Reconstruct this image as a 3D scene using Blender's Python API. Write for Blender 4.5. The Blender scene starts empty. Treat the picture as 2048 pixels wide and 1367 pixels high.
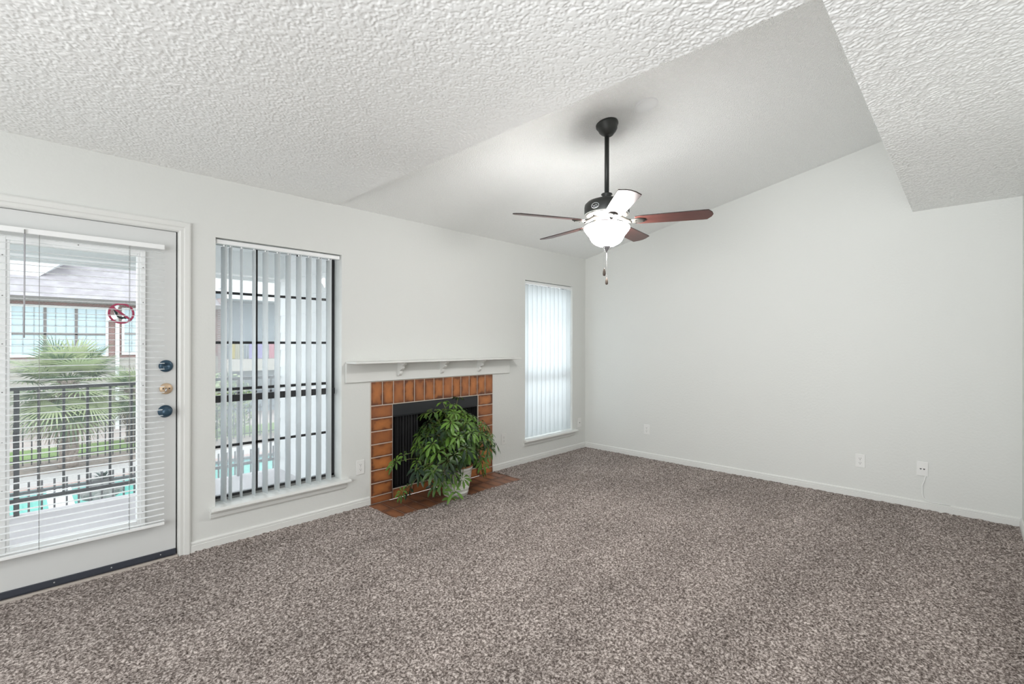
import bpy, math, random
import numpy as np
from mathutils import Vector, Matrix, noise as mnoise
R = math.radians
random.seed(7)
S = bpy.context.scene
COL = S.collection

# ---------------------------------------------------------------- camera
cam_d = bpy.data.cameras.new('camera')
cam = bpy.data.objects.new('camera', cam_d); COL.objects.link(cam)
cam_d.sensor_width = 36.0
cam_d.lens = 951.5 / 2048 * 36.0
cam_d.shift_y = 2.4 / 2048
cam_d.clip_start = 0.02; cam_d.clip_end = 300
cam.location = (-5.129, -3.6027, 1.3483)
cam.rotation_euler = (R(90), R(-0.0955), R(43.832 - 90))
S.camera = cam

# ---------------------------------------------------------------- view, world, lights
S.view_settings.view_transform = 'Standard'
S.view_settings.look = 'None'
S.view_settings.exposure = 0.0
S.view_settings.gamma = 1.0
S.view_settings.use_curve_mapping = False
S.cycles.max_bounces = 12
S.cycles.diffuse_bounces = 7
S.cycles.transparent_max_bounces = 24
S.cycles.sample_clamp_indirect = 6
S.cycles.use_denoising = True

W = bpy.data.worlds.new('overcast_sky'); S.world = W
W.use_nodes = True
bg = W.node_tree.nodes['Background']
bg.inputs[0].default_value = (0.90, 0.96, 1.0, 1)
bg.inputs[1].default_value = 3.5

def area_light(name, loc, rot, sx, sy, power, color=(1, 1, 1), spread=180):
    d = bpy.data.lights.new(name, 'AREA'); d.shape = 'RECTANGLE'
    d.size = sx; d.size_y = sy; d.energy = power; d.color = color; d.spread = R(spread)
    o = bpy.data.objects.new(name, d); COL.objects.link(o)
    o.location = loc; o.rotation_euler = rot
    return o
# unseen fill light added behind the camera to brighten the room
area_light('back_fill', (-7.3, -3.2, 1.45), (R(90), 0, R(-90)), 4.2, 1.9, 119, (0.97, 0.99, 1.0))
# two added fill lights: one aimed into the room, one at the ceiling
area_light('forward_fill', (-6.2, -3.4, 1.5), Vector((1, -.10, .28)).to_track_quat('-Z', 'Y').to_euler(), 1.2, 1.2, 17, (0.95, 0.98, 1.0), 80)
area_light('ceiling_fill', (-5.9, -2.6, .9), Vector((.1, .2, 1)).to_track_quat('-Z', 'Y').to_euler(), 1.2, 1.2, 6, (0.95, 0.98, 1.0), 140)

# ---------------------------------------------------------------- mesh helpers
class MB:
    def __init__(s): s.v = []; s.f = []; s.sm = []; s.uv = {}; s.tone = {}
    def add(s, vs, fs, smooth=False, tone=None):
        n = len(s.v); s.v += [tuple(p) for p in vs]
        for f in fs:
            if tone is not None: s.tone[len(s.f)] = tone
            s.f.append(tuple(i + n for i in f)); s.sm.append(smooth)
    def box(s, x0, x1, y0, y1, z0, z1, tone=None):
        x0, x1 = min(x0, x1), max(x0, x1); y0, y1 = min(y0, y1), max(y0, y1); z0, z1 = min(z0, z1), max(z0, z1)
        s.add([(x0,y0,z0),(x1,y0,z0),(x1,y1,z0),(x0,y1,z0),(x0,y0,z1),(x1,y0,z1),(x1,y1,z1),(x0,y1,z1)],
              [(0,3,2,1),(4,5,6,7),(0,1,5,4),(1,2,6,5),(2,3,7,6),(3,0,4,7)], tone=tone)
        return s
    def prism(s, poly, axis, a, b):
        """poly of 2-D points, extruded along axis ('X','Y','Z') from a to b"""
        n = len(poly)
        def P(p, t):
            return {'X': (t, p[0], p[1]), 'Y': (p[0], t, p[1]), 'Z': (p[0], p[1], t)}[axis]
        vs = [P(p, a) for p in poly] + [P(p, b) for p in poly]
        fs = [tuple(range(n)), tuple(range(2*n-1, n-1, -1))]
        fs += [(i, (i+1) % n + 0, (i+1) % n + n, i + n) for i in range(n)]
        s.add(vs, fs); return s
    def lathe(s, prof, c=(0,0,0), n=32, M=None, smooth=True, caps=True):
        vs = []
        for r, z in prof:
            for k in range(n):
                a = 2*math.pi*k/n
                p = Vector((r*math.cos(a), r*math.sin(a), z))
                if M is not None: p = M @ p
                vs.append((p.x+c[0], p.y+c[1], p.z+c[2]))
        fs = []
        for i in range(len(prof)-1):
            for k in range(n):
                fs.append((i*n+k, i*n+(k+1) % n, (i+1)*n+(k+1) % n, (i+1)*n+k))
        s.add(vs, fs, smooth)
        if caps:
            m = len(s.v) - len(vs)
            s.f.append(tuple(m+k for k in range(n-1, -1, -1))); s.sm.append(False)
            s.f.append(tuple(m+(len(prof)-1)*n+k for k in range(n))); s.sm.append(False)
        return s
    def tube(s, pts, r, n=8, smooth=True):
        pts = [Vector(p) for p in pts]; m = len(pts)
        rs = r if isinstance(r, (list, tuple)) else [r]*m
        vs = []; prev = None
        for i in range(m):
            t = (pts[min(i+1, m-1)] - pts[max(i-1, 0)]).normalized()
            u = prev if prev is not None else (Vector((0,0,1)) if abs(t.z) < .9 else Vector((1,0,0)))
            u = (u - t*u.dot(t))
            if u.length < 1e-6: u = t.orthogonal()
            u.normalize(); prev = u; w = t.cross(u)
            for k in range(n):
                a = 2*math.pi*k/n
                vs.append(pts[i] + (u*math.cos(a) + w*math.sin(a))*rs[i])
        fs = [(i*n+k, i*n+(k+1) % n, (i+1)*n+(k+1) % n, (i+1)*n+k) for i in range(m-1) for k in range(n)]
        fs += [tuple(range(n-1, -1, -1)), tuple((m-1)*n+k for k in range(n))]
        s.add(vs, fs, smooth); return s
    def sphere(s, c, r, n=16, m=10, M=None):
        prof = [(max(1e-5, r*math.sin(math.pi*i/m)), -r*math.cos(math.pi*i/m)) for i in range(m+1)]
        return s.lathe(prof, c, n, M, caps=False)
    def build(s, name, mat=None, parent=None, bevel=0, seg=2, loc=None, normals=True):
        me = bpy.data.meshes.new(name)
        off = Vector(loc) if loc is not None else Vector((0,0,0))
        me.from_pydata([tuple(Vector(p) - off) for p in s.v], [], s.f)
        me.polygons.foreach_set('use_smooth', s.sm)
        if s.tone:
            a = me.attributes.new('tone', 'FLOAT', 'FACE')
            vals = [s.tone.get(i, 0.5) for i in range(len(s.f))]
            a.data.foreach_set('value', vals)
        if s.uv:
            l = me.uv_layers.new(name='UVMap')
            for fi, uvs in s.uv.items():
                p = me.polygons[fi]
                for k, li in enumerate(p.loop_indices): l.data[li].uv = uvs[k]
        me.update()
        if normals:
            import bmesh
            b = bmesh.new(); b.from_mesh(me); bmesh.ops.recalc_face_normals(b, faces=b.faces); b.to_mesh(me); b.free()
        if mat: me.materials.append(mat)
        o = bpy.data.objects.new(name, me); COL.objects.link(o)
        if loc is not None: o.location = off
        if parent is not None:
            o.parent = parent
        if bevel:
            md = o.modifiers.new('bevel', 'BEVEL'); md.width = bevel; md.segments = seg; md.limit_method = 'ANGLE'; md.angle_limit = R(40)
        return o

def empty(name, loc, label=None, cat=None, group=None, kind=None):
    o = bpy.data.objects.new(name, None); COL.objects.link(o)
    o.location = loc; o.empty_display_size = .05
    return tag(o, label, cat, group, kind)
def tag(o, label=None, cat=None, group=None, kind=None):
    if label: o['label'] = label
    if cat: o['category'] = cat
    if group: o['group'] = group
    if kind: o['kind'] = kind
    return o
def part(mb, name, mat, parent, bevel=0, label=None, **k):
    """geometry given in world metres, child of a thing whose Empty stands at parent['_o']"""
    o = mb.build(name, mat, None, bevel, **k)
    o.parent = parent
    p = Vector((0,0,0)); q = parent
    while q is not None: p += q.location; q = q.parent
    o.location = Vector(o.location) - p
    if label: o['label'] = label
    return o
def struct(mb, name, mat, bevel=0, **k):
    o = mb.build(name, mat, None, bevel, **k); o['kind'] = 'structure'; return o

# ---------------------------------------------------------------- materials
def new_mat(name):
    m = bpy.data.materials.new(name); m.use_nodes = True
    nt = m.node_tree; return m, nt, nt.nodes['Principled BSDF']
def N(nt, t, **kw):
    n = nt.nodes.new(t)
    for k, v in kw.items():
        if k.startswith('i_'): n.inputs[k[2:].replace('_', ' ')].default_value = v
        else: setattr(n, k, v)
    return n
def mat(name, col, rough=.5, metal=0, bump=None, spec=None, vary=None):
    m, nt, p = new_mat(name)
    p.inputs['Base Color'].default_value = (*col, 1); p.inputs['Roughness'].default_value = rough
    p.inputs['Metallic'].default_value = metal
    if spec is not None: p.inputs['Specular IOR Level'].default_value = spec
    if bump or vary:
        tc = N(nt, 'ShaderNodeTexCoord')
    if bump:
        sc, st, dist = bump
        n = N(nt, 'ShaderNodeTexNoise'); n.inputs['Scale'].default_value = sc; n.inputs['Detail'].default_value = 4
        nt.links.new(tc.outputs['Object'], n.inputs['Vector'])
        b = N(nt, 'ShaderNodeBump'); b.inputs['Strength'].default_value = st; b.inputs['Distance'].default_value = dist
        nt.links.new(n.outputs['Fac'], b.inputs['Height']); nt.links.new(b.outputs['Normal'], p.inputs['Normal'])
    if vary:
        sc, c2 = vary
        n = N(nt, 'ShaderNodeTexNoise'); n.inputs['Scale'].default_value = sc; n.inputs['Detail'].default_value = 5
        nt.links.new(tc.outputs['Object'], n.inputs['Vector'])
        r = N(nt, 'ShaderNodeValToRGB'); r.color_ramp.elements[0].position = .35; r.color_ramp.elements[1].position = .65
        r.color_ramp.elements[0].color = (*col, 1); r.color_ramp.elements[1].color = (*c2, 1)
        nt.links.new(n.outputs['Fac'], r.inputs['Fac']); nt.links.new(r.outputs['Color'], p.inputs['Base Color'])
    return m

M = {}
M['wall'] = mat('wall_paint', (.70, .71, .69), .6, bump=(55, .35, .004))
M['trim'] = mat('trim_paint', (.73, .735, .715), .38)
M['door'] = mat('door_paint', (.66, .67, .665), .4)
M['white_plastic'] = mat('white_plastic', (.86, .87, .87), .35)
M['plate'] = mat('plate_plastic', (.79, .79, .775), .35)
M['plate_painted'] = mat('painted_plate', (.72, .72, .70), .5)
M['slot'] = mat('dark_slot', (.04, .04, .045), .6)
M['grey_slot'] = mat('grey_slot', (.28, .28, .27), .6)
M['bronze'] = mat('bronze_aluminium', (.035, .035, .038), .4)
M['dark_strip'] = mat('rubber_sweep', (.035, .04, .055), .45)
M['threshold'] = mat('threshold_strip', (.48, .43, .39), .5)
M['knob'] = mat('dark_knob', (.035, .075, .115), .32, .35)
M['brass'] = mat('tarnished_brass', (.62, .46, .31), .42, .35)
M['steel'] = mat('steel', (.6, .6, .6), .3, .9)
M['fan_metal'] = mat('fan_black_metal', (.03, .032, .03), .42, .2)
M['fan_grey'] = mat('fan_brushed_metal', (.06, .058, .06), .35, .5)
M['cream_metal'] = mat('fan_bracket', (.07, .065, .058), .4, .3)
M['firebox'] = mat('firebox_black', (.012, .012, .013), .7)
M['hood'] = mat('hood_black_metal', (.028, .03, .034), .45, .2)
M['curtain'] = mat('mesh_curtain', (.007, .007, .008), .55, .4)
M['grout'] = mat('grout', (.56, .49, .42), .85)
M['deck'] = mat('balcony_deck', (.40, .37, .385), .7, vary=(3, (.48, .45, .465)))
M['rail'] = mat('black_railing', (.03, .032, .036), .5)
M['soffit'] = mat('balcony_soffit', (.68, .70, .70), .7)
M['siding'] = mat('white_siding', (.70, .72, .73), .6)
M['balcony_siding'] = mat('balcony_siding', (.70, .72, .73), .6)
M['cream_siding'] = mat('cream_siding', (0.36, 0.335, 0.31), .7)
M['roof'] = mat('roof_shingle', (0.263, 0.237, 0.256), .9, vary=(2.2, (0.35, 0.325, 0.344)))
M['gutter'] = mat('gutter_grey', (0.11, 0.1, 0.095), .6)
M['pane_far'] = mat('far_window_pane', (.46, .58, .64), .2)
M['grille'] = mat('far_grille', (.30, .34, .36), .6)
M['mull'] = mat('far_mullion', (0.15, 0.13, 0.13), .6)
M['concrete'] = mat('pool_concrete', (0.37, 0.35, 0.345), .8)
M['coping'] = mat('pool_coping', (0.33, 0.23, 0.21), .8)
M['pool'] = mat('pool_water', (0.1, 0.388, 0.338), .08, vary=(.8, (0.15, 0.438, 0.394)))
M['pool_edge'] = mat('pool_tile_band', (.12, .22, .23), .4)
M['mulch'] = mat('mulch', (0.135, 0.112, 0.0975), .95, vary=(6, (0.255, 0.21, 0.18)))
M['lawn'] = mat('lawn_grass', (.13, .20, .06), .9, vary=(3, (.16, .25, .07)))
M['ground'] = mat('far_ground', (0.385, 0.329, 0.308), .9, vary=(.7, (0.462, 0.406, 0.385)))
M['bark'] = mat('palm_bark', (0.128, 0.096, 0.08), .95, bump=(18, .8, .05), vary=(9, (0.272, 0.224, 0.192)))
M['rock'] = mat('grey_rock', (0.11, 0.11, 0.105), .9, bump=(9, .8, .05), vary=(5, (0.21, 0.21, 0.2)))
M['dark_leaf'] = mat('dark_spiky_leaf', (.02, .04, .035), .6)
M['soil'] = mat('potting_soil', (.035, .022, .015), .95, bump=(60, .8, .01))
M['stem'] = mat('plant_stem', (.24, .22, .10), .6, vary=(8, (.15, .19, .06)))
M['red'] = mat('sticker_red', (.36, .045, .10), .5)
M['black_print'] = mat('sticker_black', (.02, .03, .03), .5)
M['fob'] = mat('wood_fob', (.10, .075, .06), .5)
M['tan_logo'] = mat('logo_silver', (.55, .58, .60), .35)
M['cord'] = mat('white_cord', (.85, .86, .85), .4)
M['yellow'] = mat('banner_yellow', (0.4, 0.33, 0.11), .7)
M['olive'] = mat('banner_olive', (0.26, 0.24, 0.17), .7)
M['purple'] = mat('banner_purple', (0.21, 0.18, 0.36), .7)
M['pink'] = mat('banner_red', (0.37, 0.14, 0.18), .7)
M['recess'] = mat('far_recess', (0.273, 0.312, 0.345), .8)

def m_glass(name, haze):  # haze: share of translucent white that veils the view outside
    m, nt, p = new_mat(name)
    nt.nodes.remove(p); out = nt.nodes['Material Output']
    t = N(nt, 'ShaderNodeBsdfTransparent'); g = N(nt, 'ShaderNodeBsdfGlossy'); g.inputs['Roughness'].default_value = .02
    t.inputs[0].default_value = (.97, .985, .98, 1)
    d = N(nt, 'ShaderNodeBsdfTranslucent'); d.inputs[0].default_value = (.9, .93, .95, 1)
    a = N(nt, 'ShaderNodeMixShader'); a.inputs[0].default_value = .045
    b = N(nt, 'ShaderNodeMixShader'); b.inputs[0].default_value = haze
    nt.links.new(t.outputs[0], a.inputs[1]); nt.links.new(g.outputs[0], a.inputs[2])
    nt.links.new(a.outputs[0], b.inputs[1]); nt.links.new(d.outputs[0], b.inputs[2])
    nt.links.new(b.outputs[0], out.inputs[0]); return m
M['glass'] = m_glass('door_glass', .03)
M['hazed_glass'] = m_glass('hazed_window_glass', .17)  # stronger white veil in the shader imitates the overexposed, washed-out view

def m_vane(name, tr):
    m, nt, p = new_mat(name)
    p.inputs['Base Color'].default_value = (.93, .945, .95, 1); p.inputs['Roughness'].default_value = .45
    out = nt.nodes['Material Output']
    d = N(nt, 'ShaderNodeBsdfTranslucent'); d.inputs[0].default_value = (.95, .97, .98, 1)
    a = N(nt, 'ShaderNodeMixShader'); a.inputs[0].default_value = tr
    nt.links.new(p.outputs[0], a.inputs[1]); nt.links.new(d.outputs[0], a.inputs[2]); nt.links.new(a.outputs[0], out.inputs[0])
    return m
M['vane'] = m_vane('blind_vane_vinyl', .80)
M['slat'] = m_vane('blind_slat_vinyl', .25)

def m_carpet():
    m, nt, p = new_mat('frieze_carpet')
    p.inputs['Roughness'].default_value = 1; p.inputs['Specular IOR Level'].default_value = .05
    tc = N(nt, 'ShaderNodeTexCoord')
    n = N(nt, 'ShaderNodeTexNoise'); n.inputs['Scale'].default_value = 95; n.inputs['Detail'].default_value = 3
    n.inputs['Roughness'].default_value = .7
    n2 = N(nt, 'ShaderNodeTexNoise'); n2.inputs['Scale'].default_value = 1.1; n2.inputs['Detail'].default_value = 3
    mp = N(nt, 'ShaderNodeMapping'); mp.inputs['Scale'].default_value = (1.0, 2.4, 1); mp.inputs['Rotation'].default_value = (0, 0, R(35))
    nt.links.new(tc.outputs['Object'], n.inputs['Vector']); nt.links.new(tc.outputs['Object'], mp.inputs['Vector'])
    nt.links.new(mp.outputs[0], n2.inputs['Vector'])
    r = N(nt, 'ShaderNodeValToRGB'); e = r.color_ramp.elements
    e[0].position = .36; e[0].color = (.07, .056, .05, 1); e[1].position = .64; e[1].color = (.60, .535, .50, 1)
    mid = e.new(.5); mid.color = (.25, .212, .195, 1)
    nt.links.new(n.outputs['Fac'], r.inputs['Fac'])
    mr = N(nt, 'ShaderNodeMapRange'); mr.inputs['From Min'].default_value = .3; mr.inputs['From Max'].default_value = .7
    mr.inputs['To Min'].default_value = .86; mr.inputs['To Max'].default_value = 1.14
    nt.links.new(n2.outputs['Fac'], mr.inputs['Value'])
    mx = N(nt, 'ShaderNodeVectorMath', operation='SCALE')
    nt.links.new(r.outputs['Color'], mx.inputs[0]); nt.links.new(mr.outputs['Result'], mx.inputs['Scale'])
    nt.links.new(mx.outputs[0], p.inputs['Base Color'])
    return m
M['carpet'] = m_carpet()

def m_popcorn():
    m, nt, p = new_mat('popcorn_ceiling')
    p.inputs['Base Color'].default_value = (.90, .91, .90, 1); p.inputs['Roughness'].default_value = .95
    p.inputs['Specular IOR Level'].default_value = .15
    tc = N(nt, 'ShaderNodeTexCoord')
    n = N(nt, 'ShaderNodeTexNoise'); n.inputs['Scale'].default_value = 30; n.inputs['Detail'].default_value = 2
    nt.links.new(tc.outputs['Object'], n.inputs['Vector'])
    w = N(nt, 'ShaderNodeMix', data_type='VECTOR'); w.inputs[0].default_value = .02
    nt.links.new(tc.outputs['Object'], w.inputs[4]); nt.links.new(n.outputs['Color'], w.inputs[5])
    v = N(nt, 'ShaderNodeTexVoronoi', feature='SMOOTH_F1'); v.inputs['Scale'].default_value = 125; v.inputs['Smoothness'].default_value = .35
    nt.links.new(w.outputs[1], v.inputs['Vector'])
    r = N(nt, 'ShaderNodeValToRGB'); r.color_ramp.elements[0].position = .12; r.color_ramp.elements[1].position = .62
    r.color_ramp.elements[0].color = (1, 1, 1, 1); r.color_ramp.elements[1].color = (0, 0, 0, 1)
    nt.links.new(v.outputs['Distance'], r.inputs['Fac'])
    b = N(nt, 'ShaderNodeBump'); b.inputs['Strength'].default_value = .8; b.inputs['Distance'].default_value = .0036
    nt.links.new(r.outputs['Color'], b.inputs['Height']); nt.links.new(b.outputs['Normal'], p.inputs['Normal'])
    return m
M['popcorn'] = m_popcorn()
M['ceiling_paint'] = mat('ceiling_paint', (.90, .91, .90), .95, spec=.15)

def m_tile(name, c_mid, c_edge, c_alt, rough):
    m, nt, p = new_mat(name)
    p.inputs['Roughness'].default_value = rough
    tc = N(nt, 'ShaderNodeTexCoord'); uv = N(nt, 'ShaderNodeUVMap')
    sx = N(nt, 'ShaderNodeSeparateXYZ'); nt.links.new(uv.outputs[0], sx.inputs[0])
    def edge(o):
        a = N(nt, 'ShaderNodeMath', operation='SUBTRACT'); a.inputs[1].default_value = .5; nt.links.new(o, a.inputs[0])
        b = N(nt, 'ShaderNodeMath', operation='ABSOLUTE'); nt.links.new(a.outputs[0], b.inputs[0]); return b.outputs[0]
    mx = N(nt, 'ShaderNodeMath', operation='MAXIMUM'); nt.links.new(edge(sx.outputs[0]), mx.inputs[0]); nt.links.new(edge(sx.outputs[1]), mx.inputs[1])
    n = N(nt, 'ShaderNodeTexNoise'); n.inputs['Scale'].default_value = 14; n.inputs['Detail'].default_value = 5
    nt.links.new(tc.outputs['Object'], n.inputs['Vector'])
    ad = N(nt, 'ShaderNodeMath', operation='MULTIPLY_ADD'); ad.inputs[1].default_value = .55
    nt.links.new(n.outputs['Fac'], ad.inputs[0]); nt.links.new(mx.outputs[0], ad.inputs[2])
    r = N(nt, 'ShaderNodeValToRGB'); e = r.color_ramp.elements
    e[0].position = .32; e[0].color = (*c_mid, 1); e[1].position = .77; e[1].color = (*c_edge, 1)
    k = e.new(.62); k.color = tuple(a*.65+b*.35 for a, b in zip(c_mid, c_edge)) + (1,)
    nt.links.new(ad.outputs[0], r.inputs['Fac'])
    at = N(nt, 'ShaderNodeAttribute', attribute_name='tone')
    mix = N(nt, 'ShaderNodeMix', data_type='RGBA'); mix.inputs[7].default_value = (*c_alt, 1)
    sc = N(nt, 'ShaderNodeMath', operation='MULTIPLY'); sc.inputs[1].default_value = .65
    nt.links.new(at.outputs['Fac'], sc.inputs[0]); nt.links.new(sc.outputs[0], mix.inputs[0])
    nt.links.new(r.outputs['Color'], mix.inputs[6]); nt.links.new(mix.outputs[2], p.inputs['Base Color'])
    b = N(nt, 'ShaderNodeBump'); b.inputs['Strength'].default_value = .15; b.inputs['Distance'].default_value = .003
    nt.links.new(n.outputs['Fac'], b.inputs['Height']); nt.links.new(b.outputs['Normal'], p.inputs['Normal'])
    return m
M['tile'] = m_tile('flashed_terracotta_tile', (.50, .185, .055), (.10, .034, .018), (.26, .095, .045), .38)
M['hearth'] = m_tile('hearth_tile', (.32, .135, .065), (.10, .045, .028), (.19, .085, .05), .45)

def m_brick():
    m, nt, p = new_mat('red_brick')
    tc = N(nt, 'ShaderNodeTexCoord'); mp = N(nt, 'ShaderNodeMapping'); mp.inputs['Rotation'].default_value = (R(-90), 0, 0)
    b = N(nt, 'ShaderNodeTexBrick'); b.inputs['Scale'].default_value = 4.2
    b.inputs['Color1'].default_value = (.26, .10, .085, 1); b.inputs['Color2'].default_value = (.18, .085, .075, 1); b.inputs['Mortar'].default_value = (.34, .31, .30, 1)
    b.inputs['Mortar Size'].default_value = .03
    nt.links.new(tc.outputs['Object'], mp.inputs[0]); nt.links.new(mp.outputs[0], b.inputs['Vector']); nt.links.new(b.outputs['Color'], p.inputs['Base Color'])
    p.inputs['Roughness'].default_value = .9
    return m
M['brick'] = m_brick()

def m_leaf(name, c1, c2, scale, tr=.25, rough=.38):
    m, nt, p = new_mat(name)
    tc = N(nt, 'ShaderNodeTexCoord'); n = N(nt, 'ShaderNodeTexNoise'); n.inputs['Scale'].default_value = scale; n.inputs['Detail'].default_value = 2
    nt.links.new(tc.outputs['Object'], n.inputs['Vector'])
    r = N(nt, 'ShaderNodeValToRGB'); r.color_ramp.elements[0].position = .38; r.color_ramp.elements[1].position = .66
    r.color_ramp.elements[0].color = (*c1, 1); r.color_ramp.elements[1].color = (*c2, 1)
    at = N(nt, 'ShaderNodeAttribute', attribute_name='tone')
    mm = N(nt, 'ShaderNodeMath', operation='MULTIPLY_ADD'); mm.inputs[1].default_value = .45; mm.inputs[2].default_value = -.2
    ad = N(nt, 'ShaderNodeMath', operation='ADD')
    nt.links.new(at.outputs['Fac'], mm.inputs[0]); nt.links.new(mm.outputs[0], ad.inputs[0]); nt.links.new(n.outputs['Fac'], ad.inputs[1])
    nt.links.new(ad.outputs[0], r.inputs['Fac']); nt.links.new(r.outputs['Color'], p.inputs['Base Color'])
    p.inputs['Roughness'].default_value = rough
    out = nt.nodes['Material Output']; d = N(nt, 'ShaderNodeBsdfTranslucent'); nt.links.new(r.outputs['Color'], d.inputs[0])
    a = N(nt, 'ShaderNodeMixShader'); a.inputs[0].default_value = tr
    nt.links.new(p.outputs[0], a.inputs[1]); nt.links.new(d.outputs[0], a.inputs[2]); nt.links.new(a.outputs[0], out.inputs[0])
    return m
M['leaf'] = m_leaf('schefflera_leaf', (.008, .030, .009), (.115, .235, .03), 5)
M['palm'] = m_leaf('palm_leaf', (.07, .125, .06), (.36, .41, .23), 2.5, .35, .5)
M['palm_dry'] = mat('dry_palm_leaf', (0.21, 0.18, 0.13), .8)

def m_wood():
    m, nt, p = new_mat('mahogany_blade')
    tc = N(nt, 'ShaderNodeTexCoord'); mp = N(nt, 'ShaderNodeMapping'); mp.inputs['Scale'].default_value = (3, 40, 40)
    n = N(nt, 'ShaderNodeTexNoise'); n.inputs['Scale'].default_value = 2; n.inputs['Detail'].default_value = 4
    nt.links.new(tc.outputs['Object'], mp.inputs[0]); nt.links.new(mp.outputs[0], n.inputs['Vector'])
    r = N(nt, 'ShaderNodeValToRGB'); r.color_ramp.elements[0].color = (.055, .018, .016, 1); r.color_ramp.elements[1].color = (.13, .045, .035, 1)
    nt.links.new(n.outputs['Fac'], r.inputs['Fac']); nt.links.new(r.outputs['Color'], p.inputs['Base Color'])
    p.inputs['Roughness'].default_value = .33
    return m
M['wood'] = m_wood()
M['edge_wood'] = mat('blade_edge', (.03, .022, .02), .5)
def m_emit(name, col, st):
    m, nt, p = new_mat(name)
    p.inputs['Base Color'].default_value = (.9, .9, .88, 1)
    p.inputs['Emission Color'].default_value = (*col, 1); p.inputs['Emission Strength'].default_value = st
    return m
M['bowl'] = m_emit('frosted_lamp_glass', (1, .985, .96), 88.0)
def m_pot():
    m, nt, p = new_mat('pot_glaze')
    tc = N(nt, 'ShaderNodeTexCoord'); sx = N(nt, 'ShaderNodeSeparateXYZ'); nt.links.new(tc.outputs['Object'], sx.inputs[0])
    a = N(nt, 'ShaderNodeMath', operation='MULTIPLY'); a.inputs[1].default_value = 250; nt.links.new(sx.outputs[2], a.inputs[0])
    s_ = N(nt, 'ShaderNodeMath', operation='SINE'); nt.links.new(a.outputs[0], s_.inputs[0])
    r = N(nt, 'ShaderNodeValToRGB'); r.color_ramp.elements[0].position = .86; r.color_ramp.elements[1].position = .97
    r.color_ramp.elements[0].color = (.70, .70, .66, 1); r.color_ramp.elements[1].color = (.36, .36, .34, 1)
    nt.links.new(s_.outputs[0], r.inputs[0]); nt.links.new(r.outputs[0], p.inputs['Base Color'])
    p.inputs['Roughness'].default_value = .35
    return m
M['pot'] = m_pot()
M['terracotta'] = mat('pot_rim_terracotta', (.36, .17, .08), .6)

# ================================================================= ROOM SHELL
H = 2.44; RX = -3.382; RY = -3.266; SL = .2088
BX, BY = -7.5, -6.6           # rear of the flat behind the camera
NY = -3.888                   # short wall beside the camera
WT = .18
# openings in the window wall: x0, x1, z0, z1
OPEN = [(-5.36, -4.412, 0, 2.06), (-4.215, -3.335, .235, 2.048), (-2.9, -1.85, 0, .845), (-1.163, -.278, .245, 2.062)]
mb = MB()
xs = [BX]
for a in OPEN: xs += [a[0], a[1]]
xs += [WT]
for i in range(0, len(xs), 2): mb.box(xs[i], xs[i+1], 0, WT, -.02, H + .02)
for x0, x1, z0, z1 in OPEN:
    if z0 > 0: mb.box(x0, x1, 0, WT, -.02, z0)
    mb.box(x0, x1, 0, WT, z1, H + .02)
struct(mb, 'wall_left', M['wall'])
mb = MB(); mb.prism([(0, -.02), (BY, -.02), (BY, H+.02), (RY, H+.02), (RY, H - SL*RY + .02), (0, H + .02)], 'X', 0, WT)
struct(mb, 'wall_right', M['wall'])
mb = MB(); mb.box(-3.1, 0, NY - .12, NY, -.02, H); struct(mb, 'wall_near', M['wall'])
mb = MB(); mb.box(BX - .12, BX, BY, WT, -.02, H + .02); struct(mb, 'wall_back', M['wall'])
mb = MB(); mb.box(BX, WT, BY - .12, BY, -.02, H + .02); struct(mb, 'wall_rear', M['wall'])

# ceiling: flat L, sloped recess, its two upright faces
mb = MB()
zr = H - SL*RY
mb.add([(BX,0,H),(-6.2,0,H),(-6.2,-4.3,H),(0,-4.3,H),(0,BY,H),(BX,BY,H)], [(0,1,2,5),(2,3,4,5)])
mb.add([(RX,0,H),(0,0,H),(0,RY,zr),(RX,RY,zr)], [(0,1,2,3)])
mb.add([(RX,0,H),(RX,RY,zr),(RX,RY,H)], [(0,1,2)])
mb.add([(RX,RY,H),(RX,RY,zr),(0,RY,zr),(0,RY,H)], [(0,1,2,3)])
mb.box(BX-.12, WT, BY-.12, WT, 3.3, 3.35)
struct(mb, 'ceiling', M['popcorn'], normals=False)

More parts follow.
